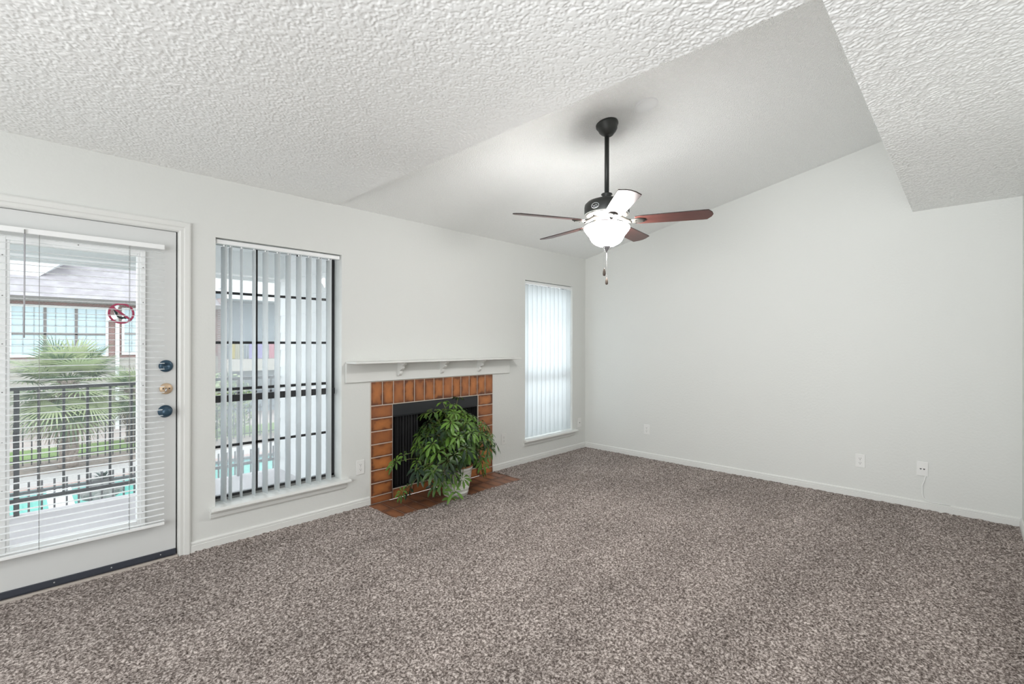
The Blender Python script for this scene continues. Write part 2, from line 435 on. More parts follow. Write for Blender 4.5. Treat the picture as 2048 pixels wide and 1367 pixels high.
# flat part in view: sprayed popcorn texture as a fine relief
def popcorn():
    x0, x1, y0, y1, d = -6.2, 0.0, -4.3, 0.0, .0034
    nx = int(round((x1-x0)/d))+1; ny = int(round((y1-y0)/d))+1
    rng = np.random.default_rng(9)
    def blur(a, k):
        for ax in (0, 1): a = sum(np.roll(a, s_, ax) for s_ in range(-k, k+1))/(2*k+1)
        return a
    def nrm(a): return (a - a.mean())/a.std()
    a = nrm(blur(rng.random((ny, nx)), 1)); b = nrm(blur(blur(rng.random((ny, nx)), 3), 2)); c = nrm(blur(blur(rng.random((ny, nx)), 60), 45))
    h = np.clip((a*.95 + b*.30 + c*.25 + .70)/1.1, 0, 1.25)
    X, Y = np.meshgrid(np.linspace(x0, x1, nx), np.linspace(y0, y1, ny))
    co = np.stack([X, Y, H - h*.0025], -1).reshape(-1, 3).astype(np.float32)
    idx = np.arange(nx*ny).reshape(ny, nx)
    q = np.stack([idx[:-1,:-1], idx[1:,:-1], idx[1:,1:], idx[:-1,1:]], -1)
    keep = ~((X[:-1,:-1] > RX - d*.5) & (Y[:-1,:-1] > RY - d*.5))
    q = q[keep].reshape(-1, 4)
    me = bpy.data.meshes.new('ceiling')
    me.vertices.add(len(co)); me.vertices.foreach_set('co', co.ravel())
    me.loops.add(q.size); me.loops.foreach_set('vertex_index', q.ravel().astype(np.int32))
    me.polygons.add(len(q)); me.polygons.foreach_set('loop_start', np.arange(0, q.size, 4, dtype=np.int32))
    me.update(calc_edges=True); me.validate()
    me.polygons.foreach_set('use_smooth', np.ones(len(me.polygons), dtype=bool))
    me.materials.append(M['ceiling_paint'])
    o = bpy.data.objects.new('ceiling', me); COL.objects.link(o); o['kind'] = 'structure'
popcorn()

# floor: cut-pile carpet as a fine height field
def carpet():
    x0, x1, y0, y1, d = -5.75, 0.0, NY, 0.0, .0062
    nx = int((x1-x0)/d)+1; ny = int((y1-y0)/d)+1
    rng = np.random.default_rng(3)
    def blur(a, k):
        for ax in (0, 1):
            b = np.zeros_like(a); 
            for s_ in range(-k, k+1): b += np.roll(a, s_, ax)
            a = b/(2*k+1)
        return a
    h = rng.random((ny, nx)).astype(np.float32)
    h = blur(h, 1); h = (h - h.mean())/h.std()
    h = np.clip(h, -2, 2)*.0024 + .004
    X, Y = np.meshgrid(np.linspace(x0, x1, nx), np.linspace(y0, y1, ny))
    jx = blur(rng.random((ny, nx)), 1); jy = blur(rng.random((ny, nx)), 1)
    Xj = X + (jx - .5)*.006; Yj = Y + (jy - .5)*.006
    co = np.stack([Xj, Yj, h], -1).reshape(-1, 3).astype(np.float32)
    idx = np.arange(nx*ny).reshape(ny, nx)
    q = np.stack([idx[:-1,:-1], idx[:-1,1:], idx[1:,1:], idx[1:,:-1]], -1)
    cx = X[:-1,:-1]; cy = Y[:-1,:-1]
    # hearth cut-out with a slightly ragged edge
    wob = .008*np.sin(cx*23) + .006*np.sin(cy*31+1)
    keep = ~((cx > -3.118 + wob) & (cx < -1.668 + wob) & (cy > -.415 + wob))
    q = q[keep].reshape(-1, 4)
    me = bpy.data.meshes.new('floor')
    me.vertices.add(len(co)); me.vertices.foreach_set('co', co.ravel())
    me.loops.add(q.size); me.loops.foreach_set('vertex_index', q.ravel().astype(np.int32))
    me.polygons.add(len(q)); me.polygons.foreach_set('loop_start', np.arange(0, q.size, 4, dtype=np.int32))
    me.update(calc_edges=True); me.validate()
    me.polygons.foreach_set('use_smooth', np.ones(len(me.polygons), dtype=bool))
    me.materials.append(M['carpet'])
    o = bpy.data.objects.new('floor', me); COL.objects.link(o); o['kind'] = 'structure'
carpet()
mb = MB(); mb.box(BX, -5.75, BY, 0, -.02, .004); mb.box(-5.75, 0, BY, NY, -.02, .004); mb.box(-5.76, 0, NY, 0, -.03, -.012)
struct(mb, 'floor_back', M['carpet'])

# baseboards (bead on top, groove below it)
def base_prof(t=1): return [(0, 0), (.014*t, 0), (.014*t, .044), (.010*t, .047), (.012*t, .050), (.012*t, .060), (.007*t, .068), (0, .070)]
mb = MB()
for a, b in ((-4.355, -3.088), (-1.675, 0)): mb.prism([(-p, z) for p, z in base_prof()], 'X', a, b)
struct(mb, 'baseboard_left', M['trim'])
mb = MB(); mb.prism([(-p, z) for p, z in base_prof()], 'Y', NY, 0); struct(mb, 'baseboard_right', M['trim'])
mb = MB(); mb.prism([(NY + p, z) for p, z in base_prof()], 'X', -3.1, 0); struct(mb, 'baseboard_near', M['trim'])

# ================================================================= BALCONY DOOR
DX0, DX1 = -5.345, -4.432
door = empty('door_1', (-4.89, 0, 0), kind='structure')
mb = MB()
cp = [(0, 0), (.005, -.012), (.012, -.016), (.028, -.013), (.034, -.019), (.058, -.021), (.066, -.017), (.068, 0)]   # casing section: distance from opening, projection
# right jamb casing, head casing mitred
def casing_run(mb, pts):
    n = len(cp); vs = []
    for (x, z, dx, dz) in pts:
        for d, y in cp: vs.append((x + dx*d, y, z + dz*d))
    fs = []
    for i in range(len(pts)-1):
        for k in range(n-1): fs.append((i*n+k, i*n+k+1, (i+1)*n+k+1, (i+1)*n+k))
    fs += [tuple(range(n)), tuple(range(len(vs)-n, len(vs)))]
    mb.add(vs, fs)
casing_run(mb, [(-4.423, 0, 1, 0), (-4.423, 2.045, 1, 1), (-5.35, 2.045, -1, 1), (-5.35, 0, -1, 0)])
part(mb, 'casing', M['trim'], door)
mb = MB(); mb.box(-4.424, -4.412, -.001, WT, 0, 2.05); mb.box(-5.36, -5.35, -.001, WT, 0, 2.05); mb.box(-5.36, -4.412, -.001, WT, 2.047, 2.06)
part(mb, 'jamb', M['trim'], door)
mb = MB(); mb.box(-4.434, -4.424, .02, .06, .02, 2.047); mb.box(-5.35, -4.424, .02, .06, 2.042, 2.047)
part(mb, 'weatherstrip', M['slot'], door)
GX0, GX1, GZ0, GZ1 = -5.155, -4.625, .274, 1.868
mb = MB()
y0, y1 = .004, .048
mb.box(DX0, GX0, y0, y1, .018, 2.043); mb.box(GX1, DX1, y0, y1, .018, 2.043)
mb.box(GX0, GX1, y0, y1, .018, GZ0); mb.box(GX0, GX1, y0, y1, GZ1, 2.043)
leaf = part(mb, 'door_leaf', M['door'], door)
mb = MB()
def lite(mb, a, b, ya, yb):
    mb.box(GX0-a, GX0-b, ya, yb, GZ0-a, GZ1+a); mb.box(GX1+b, GX1+a, ya, yb, GZ0-a, GZ1+a)
    mb.box(GX0-b, GX1+b, ya, yb, GZ0-a, GZ0-b); mb.box(GX0-b, GX1+b, ya, yb, GZ1+b, GZ1+a)
lite(mb, .037, .012, -.010, .004); lite(mb, .013, -.002, -.003, .048)
part(mb, 'lite_frame', M['white_plastic'], door, bevel=.003)
for x, z in [(x, z) for z in (.33, .58, .83, 1.09, 1.34, 1.59, 1.80) for x in (GX0-.025, GX1+.025)] + [(-4.89, GZ0-.025), (-4.89, GZ1+.025)]:
    mb = MB(); mb.lathe([(.0034, 0), (.003, .0015)], (x, -.0105, z), 8, Matrix.Rotation(R(90), 3, 'X')); part(mb, 'screw', M['grey_slot'], door)
mb = MB(); mb.box(GX0-.005, GX1+.005, .022, .026, GZ0-.005, GZ1+.005); part(mb, 'pane', M['glass'], door)
mb = MB(); mb.prism([(-.008, .020), (-.011, .030), (-.008, .056), (.004, .056), (.004, .020)], 'X', DX0, DX1-.002)
part(mb, 'door_sweep', M['dark_strip'], door)
for x in (-5.22, -4.985, -4.745, -4.512):
    mb = MB(); mb.sphere((x, -.0095, .041), .004, 8, 6); part(mb, 'sweep_screw', M['steel'], door)
mb = MB(); mb.box(-5.352, -4.424, -.022, WT, -.004, .016); part(mb, 'threshold', M['threshold'], door, bevel=.003)
RY90 = Matrix.Rotation(R(90), 3, 'X')
def disc(mb, x, z, prof): mb.lathe(prof, (x, .004, z), 32, RY90)   # profile runs from the leaf towards the room
k = MB(); disc(k, -4.485, 1.203, [(.037, 0), (.0375, .004), (.035, .012), (.028, .017), (.012, .018), (.0115, .016), (.001, .016)])
part(k, 'deadbolt', M['knob'], door, label='upper dark round deadbolt cover')
k = MB(); disc(k, -4.484, 1.062, [(.0335, 0), (.034, .006), (.032, .010), (.001, .011)])
db = part(k, 'lock_plate', M['brass'], door, label='bare brass round lock plate between the two dark knobs')
k = MB(); k.tube([(-4.486, -.005, 1.063), (-4.487, -.020, 1.058), (-4.490, -.024, 1.046)], [.006, .006, .004], 10); part(k, 'thumb_turn', M['steel'], db)
for x in (-4.500, -4.468):
    k = MB(); k.lathe([(.004, 0), (.004, .001)], (x, -.0068, 1.063), 10, RY90); part(k, 'screw_hole', M['slot'], db)
k = MB(); disc(k, -4.488, .922, [(.038, 0), (.0385, .004), (.036, .009), (.018, .012), (.015, .026), (.021, .034), (.027, .044), (.0275, .054), (.023, .062), (.010, .066), (.001, .066)])
part(k, 'door_knob', M['knob'], door, label='dark round door knob on lower rose')
for z in (1.203, 1.062, .922):
    k = MB(); k.box(-4.4235, -4.420, .0, .012, z-.028, z+.028); part(k, 'strike_plate', M['steel'], door)

# printed sticker on the door glass
st = empty('window_sticker', (-4.70, .0215, 1.52), 'round red prohibition sticker with a black figure on the balcony door glass', 'sticker')
SC = Vector((-4.6985, .0205, 1.521)); SR = .062
def flat_ring(r0, r1, a0=0, a1=2*math.pi, n=48, y=0):
    vs = []; fs = []
    for k in range(n+1):
        a = a0 + (a1-a0)*k/n
        for r in (r0, r1):
            for yy in (y, y+.0008): vs.append((SC.x + r*math.cos(a), SC.y + yy, SC.z + r*math.sin(a)))
    for k in range(n):
        b = 4*k; fs += [(b, b+4, b+6, b+2), (b+1, b+3, b+7, b+5), (b+2, b+6, b+7, b+3), (b, b+1, b+5, b+4)]
    return vs, fs
mb = MB(); mb.add(*flat_ring(SR*.82, SR))
a = R(-40); d = Vector((math.cos(a), 0, math.sin(a))); n_ = Vector((-d.z, 0, d.x))
pl = [SC + d*(s*SR*.86) + n_*(t*SR*.10) for s, t in ((-1,-1),(1,-1),(1,1),(-1,1))]
mb.prism([(p.x, p.z) for p in pl], 'Y', SC.y - .0002, SC.y + .0008)
part(mb, 'ring_and_bar', M['red'], st)
mb = MB()
poly = [(-.62,.42),(-.50,.44),(-.38,.18),(-.28,.10),(-.26,-.22),(-.12,-.30),(.16,-.34),(.38,-.22),(.50,-.34),(.36,-.52),(.16,-.50),(.06,-.56),(-.14,-.50),(-.32,-.34),(-.44,-.10),(-.52,.12)]
mb.prism([(SC.x + x*SR, SC.z + z*SR) for x, z in poly], 'Y', SC.y + .0002, SC.y + .001)
part(mb, 'printed_figure', M['black_print'], st)

# mini blind hung on the door
bl = empty('mini_blind', (-4.89, -.035, 1.95), 'white open horizontal mini blind hanging on the balcony door', 'blind')
BX0, BX1 = -5.285, -4.500
mb = MB(); mb.box(BX0, BX1, -.052, -.026, 1.917, 1.946); part(mb, 'headrail', M['white_plastic'], bl, bevel=.003)
mb = MB(); mb.box(BX0+.002, BX0+.016, -.055, .004, 1.912, 1.95); part(mb, 'bracket', M['white_plastic'], bl)
mb = MB(); mb.box(BX1-.016, BX1-.002, -.028, .004, 1.918, 1.945); part(mb, 'bracket', M['white_plastic'], bl)
mb = MB(); zs = []
z = 1.897
while z > .262:
    zs.append(z); z -= .0355
for z in zs:
    yc, w = -.039, .0115
    pr = [(-w, -.0012), (-w*.5, .0008), (0, .0015), (w*.5, .0008), (w, -.0012)]
    vs = []; fs = []
    for x in (BX0, BX1):
        for y, dz in pr: vs.append((x, yc + y, z + dz + y*.05))
        for y, dz in pr: vs.append((x, yc + y, z + dz + y*.05 - .0006))
    for k in range(4): fs += [(k, k+1, 11+k, 10+k), (5+k, 15+k, 16+k, 6+k)]
    fs += [(0, 10, 15, 5), (4, 9, 19, 14), (0, 5, 6, 7, 8, 9, 4, 3, 2, 1), (10, 11, 12, 13, 14, 19, 18, 17, 16, 15)]
    mb.add(vs, fs)
part(mb, 'slats', M['slat'], bl, normals=True)
mb = MB(); mb.box(BX0, BX1, -.050, -.028, .234, .250); part(mb, 'bottom_rail', M['white_plastic'], bl, bevel=.002)
for x in (-5.045, -4.668):
    mb = MB()
    for y in (-.0525, -.0255): mb.tube([(x, y, 1.917), (x, y, .25)], .0009, 6)
    part(mb, 'ladder_cord', M['grey_slot'], bl)
mb = MB(); mb.tube([(-5.100, -.058, 1.912), (-5.1005, -.062, 1.65), (-5.102, -.064, 1.372)], .0035, 6)
part(mb, 'tilt_wand', mat('clear_grey_wand', (.42, .42, .45), .25), bl)
mb = MB(); mb.tube([(-5.100, -.045, 1.93), (-5.100, -.060, 1.935), (-5.100, -.058, 1.91)], .003, 6); part(mb, 'wand_hook', M['grey_slot'], bl)

# ================================================================= WINDOWS
def window(idx, x0, x1, z0, z1, mids_up, mids_low):
    w = empty('window_%d' % idx, ((x0+x1)/2, 0, z0), kind='structure')
    yf0, yf1 = .126, .165
    mb = MB(); fw = .024
    mb.box(x0, x0+fw, yf0, yf1, z0, z1); mb.box(x1-fw, x1, yf0, yf1, z0, z1)
    mb.box(x0, x1, yf0, yf1, z1-.022, z1); mb.box(x0, x1, yf0, yf1, z0, z0+.030)
    mb.box(x0, x1, .116, .141, .936, .984)                                   # top rail of lower sash
    mb.box(x0, x1, .141, .166, 1.012, 1.032)                                 # bottom rail of upper sash
    part(mb, 'frame', M['bronze'], w, bevel=.002)
    mb = MB(); mb.box(x0, x1, .112, .126, z0, z0+.013); part(mb, 'track', M['grey_slot'], w)
    mb = MB(); mw = .0065
    for x in mids_up:
        mb.box(x-mw, x+mw, .145, .153, 1.02, z1); mb.box(x-mw, x+mw, .137, .145, z0+.03, .95)
    for z in (1.697, 1.349): mb.box(x0, x1, .145, .153, z-.009, z+.009)
    for z in (.628,): mb.box(x0, x1, .137, .145, z-.009, z+.009)
    part(mb, 'muntins', M['bronze'], w)
    mb = MB(); mb.box(x0, x1, .149, .1515, 1.0, z1-.01); part(mb, 'pane', M['hazed_glass'], w)
    mb = MB(); mb.box(x0, x1, .141, .1435, z0+.02, .96); part(mb, 'pane', M['hazed_glass'], w)
    mb = MB(); mb.prism([(-.052, .238), (-.056, .246), (-.052, .258), (-.046, .262), (.130, .262), (.130, .236), (-.045, .236)], 'X', x0-.036, x1+.058)
    part(mb, 'sill', M['trim'], w)
    mb = MB(); mb.prism([(0, .236), (-.026, .236), (-.020, .222), (-.016, .219), (-.019, .214), (-.018, .198), (-.012, .190), (0, .190)], 'X', x0-.030, x1+.032)
    part(mb, 'apron', M['trim'], w)
    return w
window(1, -4.215, -3.335, .262, 2.048, (-3.915, -3.622), None)
window(2, -1.163, -.278, .262, 2.062, (-.868, -.573), None)

def vertical_blind(x0, x1, ztop, vanes, zb, label, yc=.040):
    b = empty('vertical_blind', ((x0+x1)/2, yc, ztop), label, 'blind')
    mb = MB(); mb.box(x0+.008, x1-.008, yc-.022, yc+.022, ztop-.036, ztop-.008)
    part(mb, 'headrail', M['white_plastic'], b, bevel=.003)
    for x, al in vanes:
        mb = MB(); n = 8; w = .0445; vs = []; fs = []
        u = Vector((math.sin(R(al)), math.cos(R(al)))); q = Vector((u.y, -u.x))
        for zz in (zb, ztop-.046):
            for k in range(n+1):
                t = -1 + 2*k/n; bow = .005*(1-t*t)
                for o in (0, .0007):
                    p = u*(w*t) + q*(bow+o); vs.append((x + p.x, yc + p.y, zz))
        m_ = 2*(n+1)
        for k in range(n):
            a = 2*k; fs += [(a, a+2, m_+a+2, m_+a), (a+1, m_+a+1, m_+a+3, a+3), (a, a+1, a+3, a+2), (m_+a, m_+a+2, m_+a+3, m_+a+1)]
        fs += [(0, m_, m_+1, 1), (m_-2, m_-1, 2*m_-1, 2*m_-2)]
        mb.add(vs, fs, True)
        vo = part(mb, 'vane', M['vane'], b)
        mb = MB(); mb.box(x-.004, x+.004, yc-.002, yc+.002, ztop-.05, ztop-.034); part(mb, 'carrier_clip', M['white_plastic'], vo)
    return b
V1 = [(-4.156,-8),(-4.116,2),(-4.048,6),(-3.968,3),(-3.893,-5),(-3.811,-4),(-3.734,-4),(-3.657,-2),(-3.582,-3),(-3.503,-2),(-3.423,-2)]
vertical_blind(-4.215, -3.335, 2.048, V1, .270, 'white vertical blind turned open in the window beside the balcony door')
V2 = [(-1.163 + .044 + i*.0797, 105 + (i*37 % 7) - 3) for i in range(11)]
vertical_blind(-1.163, -.278, 2.062, V2, .272, 'white vertical blind turned shut in the window right of the fireplace')

# ================================================================= FIREPLACE
fp = empty('fireplace', (-2.38, 0, 0), 'fireplace with orange brown tile surround and black firebox under the white mantel', 'fireplace')
def tile(mb, x0, x1, y0, y1, z0, z1, face, g=.004):
    """a slab with UV on its visible face so the glaze can darken to its rim"""
    t = random.random()
    if face == 'front': x0 += g; x1 -= g; z0 += g; z1 -= g
    else: x0 += g; x1 -= g; y0 += g; y1 -= g
    f0 = len(mb.f); mb.box(x0, x1, y0, y1, z0, z1, tone=t)
    i = 2 if face == 'front' else 1
    # keep the darkening even on long tiles
    mb.uv[f0+i] = [(0,0),(1,0),(1,1),(0,1)]
FX0, FX1, FZ = -3.084, -1.679, 1.024
TY = -.014
mb = MB()
pit = (FX1-FX0)/13
for i in range(13): tile(mb, FX0+i*pit, FX0+(i+1)*pit, TY, 0, .822, FZ, 'front')
zz = .822; row = .1085
for k in range(8):
    z0 = max(0, zz-row)
    tile(mb, FX0, -2.876, TY, 0, z0, zz, 'front'); tile(mb, -1.882, FX1, TY, 0, z0, zz, 'front'); zz = z0
w5 = (-1.882+2.876)/5
for i in range(5): tile(mb, -2.876+i*w5, -2.876+(i+1)*w5, TY, 0, 0, .086, 'front')
part(mb, 'tile_surround', M['tile'], fp, bevel=.003)
mb = MB()
mb.box(FX0, -2.874, -.0095, .0, 0, FZ); mb.box(-1.886, FX1, -.0095, 0, 0, FZ); mb.box(-2.88, -1.88, -.0095, 0, .818, FZ); mb.box(-2.88, -1.88, -.0095, 0, 0, .088)
part(mb, 'grout_bed', M['grout'], fp)
mb = MB()
bx0, bx1 = -2.874, -1.884
mb.box(bx0-.02, bx0, .0, .56, .06, .845); mb.box(bx1, bx1+.02, .0, .56, .06, .845); mb.box(bx0, bx1, .54, .56, .06, .845)
mb.box(bx0, bx1, .0, .56, .06, .084); mb.box(bx0, bx1, .0, .56, .825, .845)
part(mb, 'firebox', M['firebox'], fp)
mb = MB(); mb.box(bx0, bx1, -.006, .012, .715, .820); mb.box(bx0, bx1, .0, .05, .705, .718); part(mb, 'hood', M['hood'], fp, bevel=.003)
for a, b in ((bx0+.005, bx0+.30), (bx1-.16, bx1-.005)):
    mb = MB(); n = 60; vs = []; fs = []
    for k in range(n+1):
        x = a + (b-a)*k/n; y = .045 + .010*math.sin(k*math.pi/3) + .003*math.sin(k*1.7)
        vs += [(x, y, .09), (x, y, .72), (x, y+.002, .09), (x, y+.002, .72)]
    for k in range(n): c = 4*k; fs += [(c, c+4, c+5, c+1), (c+2, c+3, c+7, c+6)]
    mb.add(vs, fs, True); part(mb, 'mesh_curtain', M['curtain'], fp)
hr = empty('hearth', (-2.387, -.22, 0), 'brown tiled hearth set flush in the carpet under the potted plant', 'hearth')
HX0, HX1, HY = -3.112, -1.662, -.432
mb = MB(); nt_ = 13; wd = (HX1-HX0)/nt_
for i in range(nt_):
    for a, b in ((-.218, -.0145), (-.43, -.218)): tile(mb, HX0+i*wd, HX0+(i+1)*wd, a, b, -.010, .001, 'top', .003)
part(mb, 'tiles', M['hearth'], hr)
mb = MB(); mb.box(HX0-.01, HX1+.01, HY-.01, -.0145, -.012, -.001); part(mb, 'grout', mat('hearth_grout', (.46, .36, .31), .9), hr)

# mantel shelf
mn = empty('mantel_shelf', (-2.36, 0, 1.03), 'white painted wooden mantel shelf on three scroll brackets above the fireplace', 'shelf')
mb = MB(); mb.box(-3.306, -1.432, -.020, -.0005, 1.027, 1.182); part(mb, 'backboard', M['trim'], mn, bevel=.003)
mb = MB(); mb.box(-3.300, -1.395, -.168, -.0005, 1.182, 1.197); part(mb, 'shelf_board', M['trim'], mn, bevel=.004)
br = [(-.018, 1.183), (-.128, 1.183), (-.130, 1.172), (-.116, 1.160), (-.098, 1.158), (-.090, 1.148), (-.094, 1.136), (-.084, 1.122), (-.066, 1.116),
      (-.056, 1.104), (-.058, 1.090), (-.052, 1.076), (-.040, 1.066), (-.026, 1.066), (-.018, 1.074)]
for x in (-2.822, -2.362, -1.892):
    mb = MB(); mb.prism(br, 'X', x-.014, x+.014); part(mb, 'bracket', M['trim'], mn, bevel=.002)

# ================================================================= WALL PLATES
def outlet(axis, pos, z, label, group=None, kind='duplex', painted=False, cat='outlet', name='wall_outlet'):
    """axis 'Y': on the window wall at x=pos; axis 'X': on the right wall at y=pos"""
    pm = M['plate_painted'] if painted else M['plate']; sm = M['grey_slot'] if painted else M['slot']
    loc = (pos, 0, z) if axis == 'Y' else (0, pos, z)
    o = empty(name, loc, label, cat, group)
    def B(mb, u0, u1, d0, d1, z0, z1):     # u along wall, d out of wall
        if axis == 'Y': mb.box(pos+u0, pos+u1, -d1, -d0, z+z0, z+z1)
        else: mb.box(-d1, -d0, pos+u0, pos+u1, z+z0, z+z1)
    def CYL(mb, u, zz, r, d0, d1, n=16):
        Mx = Matrix.Rotation(R(90), 3, 'X') if axis == 'Y' else Matrix.Rotation(R(-90), 3, 'Y')
        c = (pos+u, -d0, z+zz) if axis == 'Y' else (-d0, pos+u, z+zz)
        mb.lathe([(r, 0), (r, d1-d0)], c, n, Mx, smooth=False)
    mb = MB(); B(mb, -.036, .036, 0, .006, -.058, .058); pl = part(mb, 'cover_plate', pm, o, bevel=.0035)
    if kind == 'duplex':
        for dz in (.0195, -.0195):
            mb = MB(); CYL(mb, 0, dz, .0165, .005, .0072, 24); rc = part(mb, 'receptacle', pm, o)
            mb = MB(); B(mb, -.0075, -.0052, .0070, .0078, dz+.000, dz+.009); B(mb, .0052, .0075, .0070, .0078, dz+.000, dz+.0075)
            CYL(mb, 0, dz-.007, .0028, .0070, .0078, 10); part(mb, 'slot', sm, rc)
        mb = MB(); CYL(mb, 0, 0, .003, .006, .0072, 10); part(mb, 'screw', M['steel'], o)
    elif kind == 'phone':
        for du in (.0105, -.0105):
            mb = MB(); B(mb, du-.0065, du+.0065, .0055, .0066, -.003, .003); B(mb, du-.003, du+.003, .0055, .0066, -.007, -.003); part(mb, 'jack', M['slot'], o)
    elif kind == 'coax':
        mb = MB(); CYL(mb, 0, 0, .006, .006, .012, 12); part(mb, 'connector', M['grey_slot'], o)
    return o
outlet('Y', -3.173, .329, 'white duplex outlet on the window wall left of the fireplace')
outlet('Y', -1.504, .318, 'painted-over duplex outlet between the plant and the right window', painted=True)
outlet('Y', -.130, .333, 'white cable plate in the corner right of the right window', kind='coax', name='cable_plate', cat='wall plate')
outlet('X', -.877, .338, 'white duplex outlet on the right wall nearest the corner')
outlet('X', -2.917, .323, 'white duplex outlet on the right wall beside the phone plate')
pho = outlet('X', -3.331, .329, 'white phone plate with two black jacks and a hanging cord low on the right wall', kind='phone', name='phone_plate', cat='wall plate')
mb = MB(); mb.tube([(-.008, -3.350, .272), (-.009, -3.343, .235), (-.010, -3.330, .19), (-.010, -3.332, .13), (-.010, -3.338, .10), (-.012, -3.357, .078), (-.013, -3.385, .070), (-.0135, -3.50, .0705)], .0036, 8)
part(mb, 'cord', M['cord'], pho)

# round cover on the sloped ceiling
sn = Vector((0, -SL, -1)).normalized()
def slope_frame(x, y, d=0):
    c = Vector((x, y, H - SL*y)) + sn*d
    zq = sn; xq = Vector((1, 0, 0)); yq = zq.cross(xq)
    return c, Matrix((xq, yq, zq)).transposed()
c, F = slope_frame(-2.33, -2.108)
mb = MB(); mb.lathe([(.071, -.002), (.071, .004), (.066, .008), (.001, .009)], c, 40, F); mb.lathe([(.074, -.002), (.074, .001)], c, 40, F)
tag(mb.build('ceiling_cover', M['white_plastic']), 'white round blank cover on the sloped ceiling beside the fan mount', 'cover plate')

# ================================================================= CEILING FAN
FXc, FYc = -2.377, -1.843
fan = empty('ceiling_fan', (FXc, FYc, H - SL*FYc), 'black ceiling fan with dark wood blades and lit bowl lamp on long downrod', 'ceiling fan')
c, F = slope_frame(FXc, FYc)
mb = MB(); mb.lathe([(.074, -.001), (.075, .012), (.070, .022), (.066, .026), (.062, .045), (.050, .062), (.036, .074), (.030, .082), (.018, .086)], c, 40, F)
part(mb, 'canopy', M['fan_metal'], fan)
mb = MB(); mb.tube([(FXc, FYc, H - SL*FYc - .05), (FXc, FYc, 2.34)], .0155, 16); part(mb, 'downrod', M['fan_metal'], fan)
cf = (FXc, FYc, 0)
mb = MB(); mb.lathe([(.016, 2.355), (.036, 2.354), (.038, 2.348), (.030, 2.342), (.030, 2.325), (.050, 2.318), (.095, 2.310), (.128, 2.298), (.146, 2.280), (.149, 2.262), (.149, 2.222), (.146, 2.212)], cf, 48)
mo = part(mb, 'motor_housing', M['fan_metal'], fan)
mb = MB(); mb.lathe([(.146, 2.213), (.132, 2.207), (.100, 2.198), (.072, 2.192), (.066, 2.180)], cf, 48)
part(mb, 'motor_plate', M['cream_metal'], fan)
mb = MB(); mb.lathe([(.060, 2.196), (.062, 2.180), (.058, 2.176), (.058, 2.158), (.062, 2.156), (.062, 2.150)], cf, 40)
part(mb, 'light_fitter', M['fan_grey'], fan)
# maker's oval on the housing
em_a = math.atan2(-3.6027-FYc, -5.129-FXc) - R(30)
mb = MB()
def on_housing(u, v): 
    a = em_a - u/.149
    return (FXc + .1505*math.cos(a), FYc + .1505*math.sin(a), 2.245 + v)
ring = [on_housing(.027*math.cos(t*math.pi/16), .0165*math.sin(t*math.pi/16)) for t in range(33)]
mb.tube(ring, .0022, 6)
mb.tube([on_housing(-.017, -.004), on_housing(-.008, .005), on_housing(0, .001), on_housing(.008, -.004), on_housing(.018, .004)], .0022, 6)
mb.tube([on_housing(-.012, -.009), on_housing(.002, -.008), on_housing(.014, -.005)], .0018, 6)
part(mb, 'emblem', M['tan_logo'], mo)
# blades: built along +x then turned; underside faces down
d_cam = Vector((math.cos(R(43.832)), math.sin(R(43.832)))); r_cam = Vector((d_cam.y, -d_cam.x))
base_ang = math.degrees(math.atan2(r_cam.y, r_cam.x))
BZ = 2.165
def blade_outline():
    pts = []
    L0, L1 = .185, .665
    pts += [(L0, -.048), (L0+.03, -.056), (.40, -.062), (L1-.055, -.066), (L1-.032, -.065), (L1-.022, -.050), (L1-.008, -.030), (L1, 0)]
    return pts + [(x, -y) for x, y in pts[-2::-1]]
def rotM(ang):
    return Matrix.Rotation(R(ang), 4, 'Z') @ Matrix.Rotation(R(-12), 4, 'X')
for i in range(5):
    ang = base_ang + (-18 + 72*i)
    T = Matrix.Translation((FXc, FYc, BZ)) @ rotM(ang)
    bo = empty('blade', (0, 0, 0))
    COL.objects.unlink(bo)
    out = blade_outline(); n = len(out)
    mb = MB()
    mb.add([(x, y, z) for z in (-.003, .003) for x, y in out], [tuple(range(n)), tuple(range(2*n-1, n-1, -1))] + [(k, (k+1) % n, (k+1) % n+n, k+n) for k in range(n)])
    b = mb.build('blade', M['wood'], None); b.data.materials.append(M['edge_wood'])
    for p in b.data.polygons:
        if p.area < .01: p.material_index = 1
    b.parent = fan; b.matrix_local = Matrix.Translation(-Vector(fan.location)) @ T
    md = b.modifiers.new('bevel', 'BEVEL'); md.width = .0015; md.segments = 2; md.limit_method = 'ANGLE'
    # blade iron under the blade root
    mi = MB()
    mi.tube([(.062, 0, .030), (.100, 0, .022), (.135, 0, .000), (.165, 0, -.010)], [.014, .013, .012, .013], 10)
    mi.lathe([(.001, -.016), (.020, -.015), (.030, -.010), (.033, -.004)], (.205, 0, 0), 24, Matrix(((1.55, 0, 0), (0, 1, 0), (0, 0, 1))))
    io = mi.build('blade_iron', M['cream_metal'], b)
    for sx, sy in ((.19, .016), (.19, -.016), (.235, 0)):
        ms = MB(); ms.lathe([(.005, 0), (.004, .003)], (sx, sy, -.0175), 8); ms.build('screw', M['fan_metal'], b)
